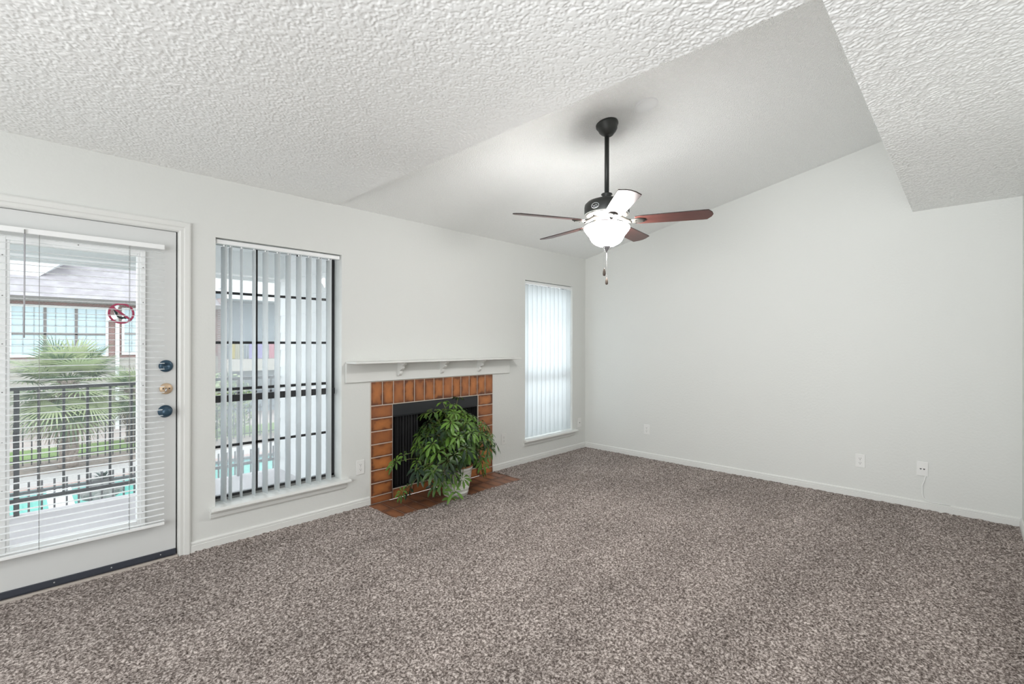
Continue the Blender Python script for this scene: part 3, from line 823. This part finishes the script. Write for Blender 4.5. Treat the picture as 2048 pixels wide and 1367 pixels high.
# lamp: bell-shaped frosted bowl, lit
prof = [(.056, 2.158), (.072, 2.152), (.105, 2.147), (.138, 2.140), (.150, 2.131), (.153, 2.122), (.149, 2.112), (.135, 2.092), (.118, 2.072), (.108, 2.050), (.098, 2.034), (.080, 2.018), (.055, 2.006), (.024, 2.001), (.004, 2.000)]
mb = MB(); mb.lathe(prof, cf, 48, caps=False); part(mb, 'lamp_bowl', M['bowl'], fan, normals=False)
mb = MB(); mb.lathe([(.027, 2.003), (.025, 1.997), (.015, 1.985), (.010, 1.976), (.0085, 1.972), (.0045, 1.970), (.006, 1.966), (.003, 1.960), (.001, 1.958)], cf, 24)
part(mb, 'finial', M['fan_grey'], fan)
for (u, zt, zb_) in ((-.047, 2.14, 1.826), (.000, 1.958, 1.790)):
    px = FXc + r_cam.x*u - d_cam.x*.02*(u < 0); py = FYc + r_cam.y*u - d_cam.y*.02*(u < 0)
    if u < 0: px -= d_cam.x*.14; py -= d_cam.y*.14; 
    mb = MB(); mb.tube([(px, py, zt), (px, py, zb_)], .0009, 6)
    for k in range(int((zt-zb_)/.012)): mb.sphere((px, py, zb_ + k*.012), .0014, 6, 4)
    pc = part(mb, 'pull_chain', M['steel'], fan)
    mb = MB(); mb.lathe([(.001, zb_+.004), (.004, zb_), (.0085, zb_-.018), (.0100, zb_-.032), (.008, zb_-.044), (.001, zb_-.048)], (px, py, 0), 16); part(mb, 'pull_fob', M['fob'], pc)
ld = bpy.data.lights.new('fan_bulb', 'POINT'); ld.energy = 30; ld.color = (1, .97, .93); ld.shadow_soft_size = .085
lo = bpy.data.objects.new('fan_bulb', ld); COL.objects.link(lo); lo.parent = fan; lo.location = Vector((FXc, FYc, 2.118)) - Vector(fan.location)

# ================================================================= POTTED PLANT
PX, PY = -2.415, -.305
pt = empty('potted_plant', (PX, PY, .001), 'bushy green umbrella plant in a white ribbed pot on the tiled hearth', 'plant')
mb = MB()
pp = [(.098, .001), (.106, .006), (.112, .03), (.114, .032), (.111, .036), (.120, .07), (.122, .074), (.119, .078), (.131, .13), (.139, .19), (.145, .235), (.150, .240), (.152, .262), (.148, .268), (.138, .268), (.134, .24), (.128, .20)]
mb.lathe(pp, (PX, PY, 0), 48); part(mb, 'pot', M['pot'], pt, loc=(PX, PY, 0))
mb = MB(); mb.lathe([(.150, .256), (.1535, .262), (.149, .2705), (.138, .2705), (.1335, .262)], (PX, PY, 0), 48, caps=False); part(mb, 'pot_rim', M['terracotta'], pt)
mb = MB(); mb.lathe([(.134, .235), (.09, .243), (.001, .246)], (PX, PY, 0), 24); part(mb, 'soil', M['soil'], pt)
rnd = random.Random(11)
ros = []
def lobe(n, c, rad, lo=.72, cond=None):
    k = 0; tries = 0
    while k < n and tries < 6000:
        tries += 1
        v = Vector((rnd.gauss(0, 1), rnd.gauss(0, 1), rnd.gauss(0, 1)))
        if v.length < 1e-3: continue
        v.normalize(); s = lo + (1-lo)*rnd.random()
        p = Vector((c[0]+v.x*rad[0]*s, c[1]+v.y*rad[1]*s, c[2]+v.z*rad[2]*s))
        if p.y > -.10 or p.z < .12: continue
        if cond and not cond(p, v): continue
        if any((p-q[0]).length < .048 for q in ros): continue
        ros.append((p, v)); k += 1
def clear_pot(p, v):       # keep the front right of the pot in view
    dx, dy = p.x-PX, p.y-PY
    return not (p.z < .34 and dy < .02 and dx > -.14 and dx < .19)
lobe(95, (-2.50, -.37, .50), (.37, .30, .35), .60, lambda p, v: p.z > .30 and clear_pot(p, v))
lobe(30, (-2.47, -.36, .58), (.25, .24, .26), .3)
lobe(36, (-2.64, -.40, .36), (.34, .28, .20), .5, clear_pot)
lobe(30, (-2.22, -.34, .44), (.20, .24, .20), .55, clear_pot)
for q in ((-2.93, -.26, .43), (-2.99, -.24, .38), (-2.95, -.27, .13), (-2.88, -.26, .14), (-2.80, -.27, .50), (-2.63, -.55, .13), (-2.60, -.46, .05), (-2.70, -.36, .14), (-2.50, -.50, .20), (-2.16, -.32, .22), (-2.12, -.30, .17), (-2.08, -.22, .28), (-2.22, -.10, .83)):
    p = Vector(q); ros.append((p, (p - Vector((PX-.05, PY, .35))).normalized()))
lf = MB(); sm = MB()
def leaflet(mb, base, d, up, L, w, droop, tone):
    side = d.cross(up).normalized(); up = side.cross(d).normalized()
    prof = [(0, .05), (.14, .28), (.34, .72), (.56, 1.0), (.76, .86), (.90, .48), (1.0, .02)]
    rows = []
    for t, q in prof:
        c = base + d*(L*t*(1 - .18*droop*t)) - Vector((0, 0, 1))*(droop*L*t*t*.62)
        ww = w*q; fold = up*(.22*ww)
        rows.append((c - side*ww + fold, c, c + side*ww + fold))
    vs = [p for r_ in rows for p in r_]; fs = []
    for i in range(len(rows)-1):
        a = 3*i; fs += [(a, a+1, a+4, a+3), (a+1, a+2, a+5, a+4)]
    mb.add(vs, fs, True, tone)
root = Vector((PX, PY, .245))
for p, v in ros:
    # petiole from the pot through the inside of the bush
    b0 = root + Vector((rnd.uniform(-.07, .07), rnd.uniform(-.07, .07), 0))
    mid = b0.lerp(p, .55) + Vector((0, 0, .10 + .05*rnd.random())) if p.z > .2 else b0.lerp(p, .5) + Vector((0, 0, .22))
    mid.y = min(mid.y, -.04)
    pts = [b0*(1-t)**2 + mid*(2*t*(1-t)) + p*t*t for t in (0, .2, .4, .6, .8, 1)]
    sm.tube(pts, [.0045, .004, .0034, .003, .0026, .0022], 5)
    ax = (Vector((v.x, v.y, v.z*.6)) + Vector((-.10, -.18, .75))).normalized()
    ux = ax.orthogonal().normalized(); uy = ax.cross(ux)
    nl = rnd.choice((6, 7, 7, 8, 8)); L0 = rnd.uniform(.062, .092); tone = rnd.random()**1.3; a0 = rnd.random()*6.28
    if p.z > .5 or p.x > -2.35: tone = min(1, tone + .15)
    for k in range(nl):
        a = a0 + 2*math.pi*k/nl + rnd.uniform(-.13, .13)
        d = (ux*math.cos(a) + uy*math.sin(a) + ax*rnd.uniform(.02, .30)).normalized()
        L = L0*rnd.uniform(.78, 1.08)
        st_ = p + d*.012
        q = st_ + d*L
        if q.y > -.03: d.y = min(d.y, (-.03 - st_.y)/L); d.normalize()
        if (st_ + d*L).z - .5*L < .02: d.z = max(d.z, .35); d.normalize()
        leaflet(lf, st_, d, ax, L, L*rnd.uniform(.145, .19), rnd.uniform(.45, 1.0), tone)
part(lf, 'foliage', M['leaf'], pt, normals=False)
part(sm, 'stems', M['stem'], pt)

# ================================================================= BALCONY
mb = MB(); mb.box(-6.4, -3.07, WT+.002, 2.03, -.16, -.06); struct(mb, 'balcony_floor', M['deck'])
mb = MB()
mb.box(-6.6, -2.9, 1.86, 2.02, 2.055, 2.30); mb.box(-6.6, -2.9, WT, 2.3, 2.30, 2.36); mb.box(-6.6, -2.9, 2.02, 2.06, 2.02, 2.36)
struct(mb, 'balcony_soffit', M['soffit'])
mb = MB(); zz = -.06
while zz < 2.3:
    mb.prism([(-3.07, zz), (-3.082, zz), (-3.072, zz+.19), (-3.07, zz+.19)], 'Y', WT+.002, 1.98); zz += .19
mb.box(-3.07, -2.95, WT+.002, 1.98, -.06, 2.3); mb.box(-3.09, -2.95, 1.98, 2.01, -.06, 2.3)
struct(mb, 'balcony_wall', M['balcony_siding'], normals=True)
rl = empty('balcony_railing', (-4.7, 1.98, -.06), 'black metal picket railing along the front edge of the balcony deck', 'railing')
mb = MB(); mb.box(-6.3, -3.09, 1.955, 2.005, .955, .985); part(mb, 'top_rail', M['rail'], rl, bevel=.003)
mb = MB(); mb.box(-6.3, -3.09, 1.965, 1.995, .045, .075); part(mb, 'bottom_rail', M['rail'], rl)
for x in [-5.0 + .152*i for i in range(13)] + [-5.16 - .152*i for i in range(1, 8)]:
    mb = MB(); mb.box(x-.009, x+.009, 1.971, 1.989, .07, .96); part(mb, 'picket', M['rail'], rl)
for x, w in ((-5.128, .017), (-5.196, .012), (-3.49, .022)):
    mb = MB(); mb.box(x-w, x+w, 1.96, 2.0, -.06, .96); part(mb, 'post', M['rail'], rl)

# ================================================================= COURTYARD
G = -2.8
mb = MB(); mb.box(-30, 30, 22.4, 60, G-.3, G); mb.box(-30, 30, 2.5, 10.9, G-.3, G); struct(mb, 'ground', M['ground'])
mb = MB(); mb.box(-30, 30, 15.75, 17.4, G-.3, G); mb.box(-30, -9, 10.9, 15.75, G-.3, G); mb.box(2.5, 30, 10.9, 15.75, G-.3, G); struct(mb, 'pool_deck', M['concrete'])
mb = MB(); mb.box(-9, 2.5, 15.35, 15.75, G-.2, G+.02); mb.box(-9, 2.5, 10.6, 10.9, G-.2, G+.02); struct(mb, 'pool_coping', M['coping'])
mb = MB(); mb.box(-9, 2.5, 15.30, 15.35, G-.3, G+.01); struct(mb, 'pool_wall', M['pool_edge'])
mb = MB(); mb.box(-9, 2.5, 10.9, 15.32, G-.3, G-.12); struct(mb, 'pool_water', M['pool'])
mb = MB(); mb.box(-30, 30, 17.4, 19.6, G-.3, G+.03); struct(mb, 'planting_bed', M['mulch'])
mb = MB(); mb.box(-30, 30, 19.6, 22.4, G-.3, G+.02); struct(mb, 'lawn', M['lawn'])

def fence(y, x0, x1, pitch, ztop, zrails, label):
    f = empty('picket_fence', ((x0+x1)/2, y, G), label, 'fence', 'pool fences')
    for z in zrails:
        mb = MB(); mb.box(x0, x1, y-.02, y+.02, z-.022, z+.022); part(mb, 'rail', M['rail'], f)
    x = x0
    while x <= x1 + 1e-6:
        mb = MB(); mb.box(x-.017, x+.017, y-.013, y+.013, G, ztop); part(mb, 'picket', M['rail'], f); x += pitch
fence(10.0, -7.0, 2.0, .186, -1.44, (-1.66, -2.55), 'black picket fence on the near side of the pool, seen under the balcony rail')
fence(19.1, -7.5, 6.0, .21, -1.36, (-1.50, -2.60), 'black picket fence on the far side of the pool, behind the palm trunk')

def ico_blob(mb, c, rad, seed, amp=.25):
    n, m = 14, 9; rr = random.Random(seed); off = Vector((rr.random()*9, rr.random()*9, rr.random()*9)); vs = []
    for i in range(m+1):
        for k in range(n):
            t = math.pi*i/m; a = 2*math.pi*k/n
            v = Vector((math.sin(t)*math.cos(a), math.sin(t)*math.sin(a), math.cos(t)))
            s_ = 1 + amp*mnoise.noise(v*1.6 + off)
            vs.append((c[0]+v.x*rad[0]*s_, c[1]+v.y*rad[1]*s_, c[2]+v.z*rad[2]*s_))
    fs = [(i*n+k, i*n+(k+1) % n, (i+1)*n+(k+1) % n, (i+1)*n+k) for i in range(m) for k in range(n)]
    mb.add(vs, fs, False)
rk = empty('rock_fountain', (-3.55, 13.1, G-.1), 'grey rock fountain with dark spiky plant rising from the pool', 'fountain')
mb = MB()
for i, (dx, dy, dz, r_) in enumerate(((0, 0, .24, .27), (-.24, .05, .18, .20), (.22, -.02, .22, .21), (.05, -.15, .10, .24), (-.10, .1, .46, .18), (.12, .08, .42, .18))):
    ico_blob(mb, (-3.55+dx, 13.1+dy, G-.05+dz), (r_, r_*.85, r_*.8), i)
part(mb, 'rocks', M['rock'], rk)
mb = MB()
for k in range(34):
    a = rnd.random()*6.28; e = rnd.uniform(.1, 1.2); L = rnd.uniform(.28, .42)
    d = Vector((math.cos(a)*math.cos(e), math.sin(a)*math.cos(e), math.sin(e))); s_ = d.cross(Vector((0,0,1))).normalized()*.028
    b0 = Vector((-3.53, 13.1, G+.50)); m_ = b0 + d*L*.55; tip = b0 + d*L - Vector((0, 0, .10))
    mb.add([b0-s_*.6, b0+s_*.6, m_+s_, m_-s_, tip], [(0,1,2,3), (3,2,4)])
part(mb, 'spiky_leaves', M['dark_leaf'], rk, normals=False)
mb = MB(); mb.box(-4.55, -4.05, 12.6, 14.6, G-.28, G-.10); mb.box(-4.55, -4.05, 14.5, 14.9, G-.28, G+.06)  # bright reflection of the house on the water, built as a white block
tag(mb.build('pool_reflection', M['siding'], bevel=.02), 'white block standing for the house reflection in the pool left of the rock fountain', 'reflection')

# palms
def palm(x, y, hub, rad, nfr, seed, label, squash=1.0):
    rr = random.Random(seed)
    t = empty('palm_tree', (x, y, G), label, 'tree', 'fan palms by the pool')
    mb = MB(); n = 14; pts = []; rs = []
    for i in range(n+1):
        f = i/n; pts.append((x + .05*math.sin(f*3), y, G + (hub-G)*f)); rs.append((.26 - .07*f)*(1 + .10*math.sin(i*2.4)))
    mb.tube(pts, rs, 14)
    for i in range(60):
        f = rr.uniform(.25, .98); a = rr.random()*6.28; z = G + (hub-G)*f; r0 = .2
        p = Vector((x + r0*math.cos(a), y + r0*math.sin(a), z)); q = p + Vector((math.cos(a)*.10, math.sin(a)*.10, .16))
        mb.tube([p, q], [.035, .015], 5)
    part(mb, 'trunk', M['bark'], t)
    for i in range(nfr):
        a = 2.39996*i + rr.uniform(-.2, .2)
        f = (i+.5)/nfr; el = 1.25 - 2.55*f + rr.uniform(-.12, .12)       # from upright to hanging
        dry = f > .90
        d = Vector((math.cos(a)*math.cos(el), math.sin(a)*math.cos(el), math.sin(el)))
        Lp = rad*.50*(.8 + .3*rr.random())
        p0 = Vector((x, y, hub - .1)); p1 = p0 + d*Lp - Vector((0, 0, .08*Lp))
        mb = MB(); mb.tube([p0, p0.lerp(p1, .5) + Vector((0, 0, .05)), p1], [.022, .016, .011], 5)
        side = d.cross(Vector((0, 0, 1)));  side = side.normalized() if side.length > .01 else Vector((1, 0, 0))
        nrm = side.cross(d).normalized(); tn = rr.random()
        nl = 30
        for k in range(nl):
            th = R(-118 + 236*k/(nl-1)); L = rad*.62*(1 - .28*abs(th)/R(118))*rr.uniform(.9, 1.08)
            u = (d*math.cos(th) + side*math.sin(th) + nrm*.12*abs(math.sin(th))).normalized()
            w = nrm.cross(u).normalized()*(.024*rad/1.5)
            m1 = p1 + u*L*.45; m2 = p1 + u*L*.78 - Vector((0, 0, .06*L)); tip = p1 + u*L - Vector((0, 0, .16*L))
            mb.add([p1 - w*.25, p1 + w*.25, m1 + w, m1 - w, m2 + w*.6, m2 - w*.6, tip], [(0,1,2,3), (3,2,4,5), (5,4,6)], False, min(1, tn + rr.uniform(-.15, .25)))
        part(mb, 'frond', M['palm_dry'] if dry else M['palm'], t, normals=False)
palm(-3.95, 17.9, .10, 1.85, 42, 5, 'large fan palm with shaggy trunk standing beyond the pool')
palm(-1.80, 21.4, -.55, 1.35, 30, 8, 'lower fan palm to the right of the large palm', )

# building across the courtyard
Y = 26.0
bd = empty('apartment_building', (0, Y, G), 'brick and cream apartment building with grey shingle roof across the courtyard', 'building')
mb = MB(); mb.box(-9, 2.5, Y, Y+.4, .62, 3.15); part(mb, 'brick_wall', M['brick'], bd)
mb = MB(); mb.box(-9, 2.5, Y-.02, Y+.38, G, .62); zz = G
while zz < .55: mb.box(-9, 2.5, Y-.05, Y-.02, zz, zz+.06); zz += .3
part(mb, 'siding_wall', M['cream_siding'], bd)
mb = MB(); mb.box(-9, 2.5, Y-.55, Y+.3, 3.15, 3.20); part(mb, 'eave_soffit', M['cream_siding'], bd)
mb = MB(); mb.box(-9, 2.5, Y-.70, Y-.55, 3.14, 3.34); part(mb, 'gutter', M['gutter'], bd)
mb = MB(); mb.prism([(Y-.66, 3.30), (Y+7.0, 6.9), (Y+7.0, 6.7), (Y-.5, 3.2)], 'X', -9, 2.5); part(mb, 'roof', M['roof'], bd)
mb = MB(); mb.prism([(-9, 4.3), (-4.55, 4.3), (-3.0, 5.7), (-3.0, 8.2), (-9, 8.2)], 'Y', Y+1.75, Y+6); part(mb, 'upper_gable', M['siding'], bd)
def far_window(x0, x1, z0, z1, lights, cols):
    mb = MB(); t = .10
    mb.box(x0-t, x1+t, Y-.08, Y, z1, z1+t); mb.box(x0-t, x1+t, Y-.10, Y, z0-t, z0); mb.box(x0-t, x0, Y-.08, Y, z0, z1); mb.box(x1, x1+t, Y-.08, Y, z0, z1)
    w = part(mb, 'window', M['siding'], bd)
    ww = (x1-x0)/lights
    for i in range(lights):
        mb = MB(); mb.box(x0+i*ww, x0+(i+1)*ww, Y-.02, Y-.005, z0, z1); part(mb, 'pane', M['pane_far'], w)
    mb = MB(); zm = (z0+z1)/2 - .12
    for i in range(lights+1): mb.box(x0+i*ww-.05, x0+i*ww+.05, Y-.06, Y-.02, z0, z1) if 0 < i < lights else None
    mb.box(x0, x1, Y-.06, Y-.02, zm-.045, zm+.045)
    part(mb, 'mullion', M['mull'], w)
    mb = MB()
    for i in range(lights):
        for c_ in range(1, cols): xx = x0+i*ww+ww*c_/cols; mb.box(xx-.015, xx+.015, Y-.035, Y-.02, z0, z1)
    for zz in (zm+(z1-zm)/3, zm+2*(z1-zm)/3, z0+(zm-z0)/2): mb.box(x0, x1, Y-.035, Y-.02, zz-.013, zz+.013)
    part(mb, 'grille', M['grille'], w)
far_window(-5.28, -2.20, .80, 2.90, 3, 3)
far_window(-1.50, .20, .86, 2.94, 2, 3)
far_window(-8.6, -5.7, .80, 2.90, 3, 3)
mb = MB(); mb.box(-1.84, -1.70, Y-.14, Y, G, 2.35); mb.tube([(-1.77, Y-.08, 2.35), (-1.85, Y-.3, 2.75), (-1.85, Y-.6, 3.2)], .06, 8); part(mb, 'downspout', M['siding'], bd)
mb = MB(); mb.prism([(-2.22, 2.36), (-1.84, 2.46), (-1.80, 2.68), (-2.18, 2.58)], 'Y', Y-.4, Y-.1); mb.box(-2.0, -1.9, Y-.12, Y, 2.46, 2.58); part(mb, 'floodlight', M['white_plastic'], bd)
mb = MB(); mb.sphere((-1.82, Y-.3, 3.10), .10, 10, 6); part(mb, 'eave_lamp', M['white_plastic'], bd)
# balcony wing seen through the left window
wg = empty('balcony_wing', (4.5, Y, G), 'apartment wing with stacked balconies seen through the open vertical blind', 'building')
mb = MB(); mb.box(2.55, 9, Y-.6, Y-.3, 3.75, 4.85); mb.box(2.55, 9, Y-.3, Y+.4, 4.3, 9.0); part(mb, 'fascia', M['siding'], wg)
mb = MB(); mb.box(2.55, 9, Y+1.6, Y+1.7, G, 4.3); mb.box(2.55, 9, Y-.3, Y+1.6, 3.70, 3.76); part(mb, 'recess_wall', M['recess'], wg)
mb = MB(); mb.box(2.55, 9, Y-.5, Y+1.6, -.22, .44); part(mb, 'balcony_slab', M['cream_siding'], wg)
mb = MB(); mb.box(2.50, 2.72, Y-.55, Y+1.6, G, 3.75); part(mb, 'brick_pier', M['brick'], wg)
for x in (5.6, 8.6):
    mb = MB(); mb.box(x, x+.25, Y-.5, Y-.2, G, 3.75); part(mb, 'post', M['siding'], wg)
mb = MB(); mb.box(2.7, 9, Y-.45, Y-.38, 1.22, 1.30)
x = 2.8
while x < 9: mb.box(x-.015, x+.015, Y-.43, Y-.40, .44, 1.22); x += .14
part(mb, 'railing', M['recess'], wg)
for a, b, m_, lb in ((3.02, 3.20, 'yellow', 'yellow cloth hung on the balcony railing of the wing opposite'), (3.22, 3.62, 'olive', 'olive cloth hung beside the yellow one on the opposite railing'),
                     (3.92, 4.84, 'purple', 'purple cloth hung in the middle of the opposite railing'), (4.96, 5.50, 'pink', 'red cloth hung at the right end of the opposite railing')):
    mb = MB(); n = 10; vs = []; fs = []
    for k in range(n+1):
        xx = a + (b-a)*k/n; yy = Y-.47 - .02*math.sin(k*2.1)
        vs += [(xx, yy, .46), (xx, yy, 1.31), (xx, yy-.012, .46), (xx, yy-.012, 1.31)]
    for k in range(n): c_ = 4*k; fs += [(c_, c_+1, c_+5, c_+4), (c_+2, c_+6, c_+7, c_+3), (c_+1, c_+3, c_+7, c_+5)]
    fs += [(0, 2, 3, 1), (4*n, 4*n+1, 4*n+3, 4*n+2)]
    mb.add(vs, fs); tag(mb.build('cloth_banner', M[m_]), lb, 'cloth', 'cloths on the opposite balcony')
# shrub seen low through the left window
sh = MB(); rr = random.Random(4)
for k in range(900):
    v = Vector((rr.gauss(0, 1), rr.gauss(0, 1), rr.gauss(0, 1))).normalized()*rr.uniform(.6, 1)
    p = Vector((1.5 + v.x*1.3, 21.0 + v.y*.9, -1.5 + v.z*1.5)); d = Vector((rr.gauss(0, 1), rr.gauss(0, 1), rr.gauss(0, 1))).normalized(); s_ = d.orthogonal().normalized()*.07
    sh.add([p-d*.12, p+s_, p+d*.12, p-s_], [(0,1,2,3)], False, rr.random())
shr = empty('leafy_shrub', (1.5, 21.0, G), 'round green shrub on the lawn seen low through the left window', 'shrub')
part(sh, 'foliage', M['palm'], shr, normals=False)
mb = MB()
for dx in (-.3, 0, .25): mb.tube([(1.5+dx*.3, 21, G), (1.5+dx, 21, -1.6)], [.06, .03], 6)
part(mb, 'stems', M['bark'], shr)
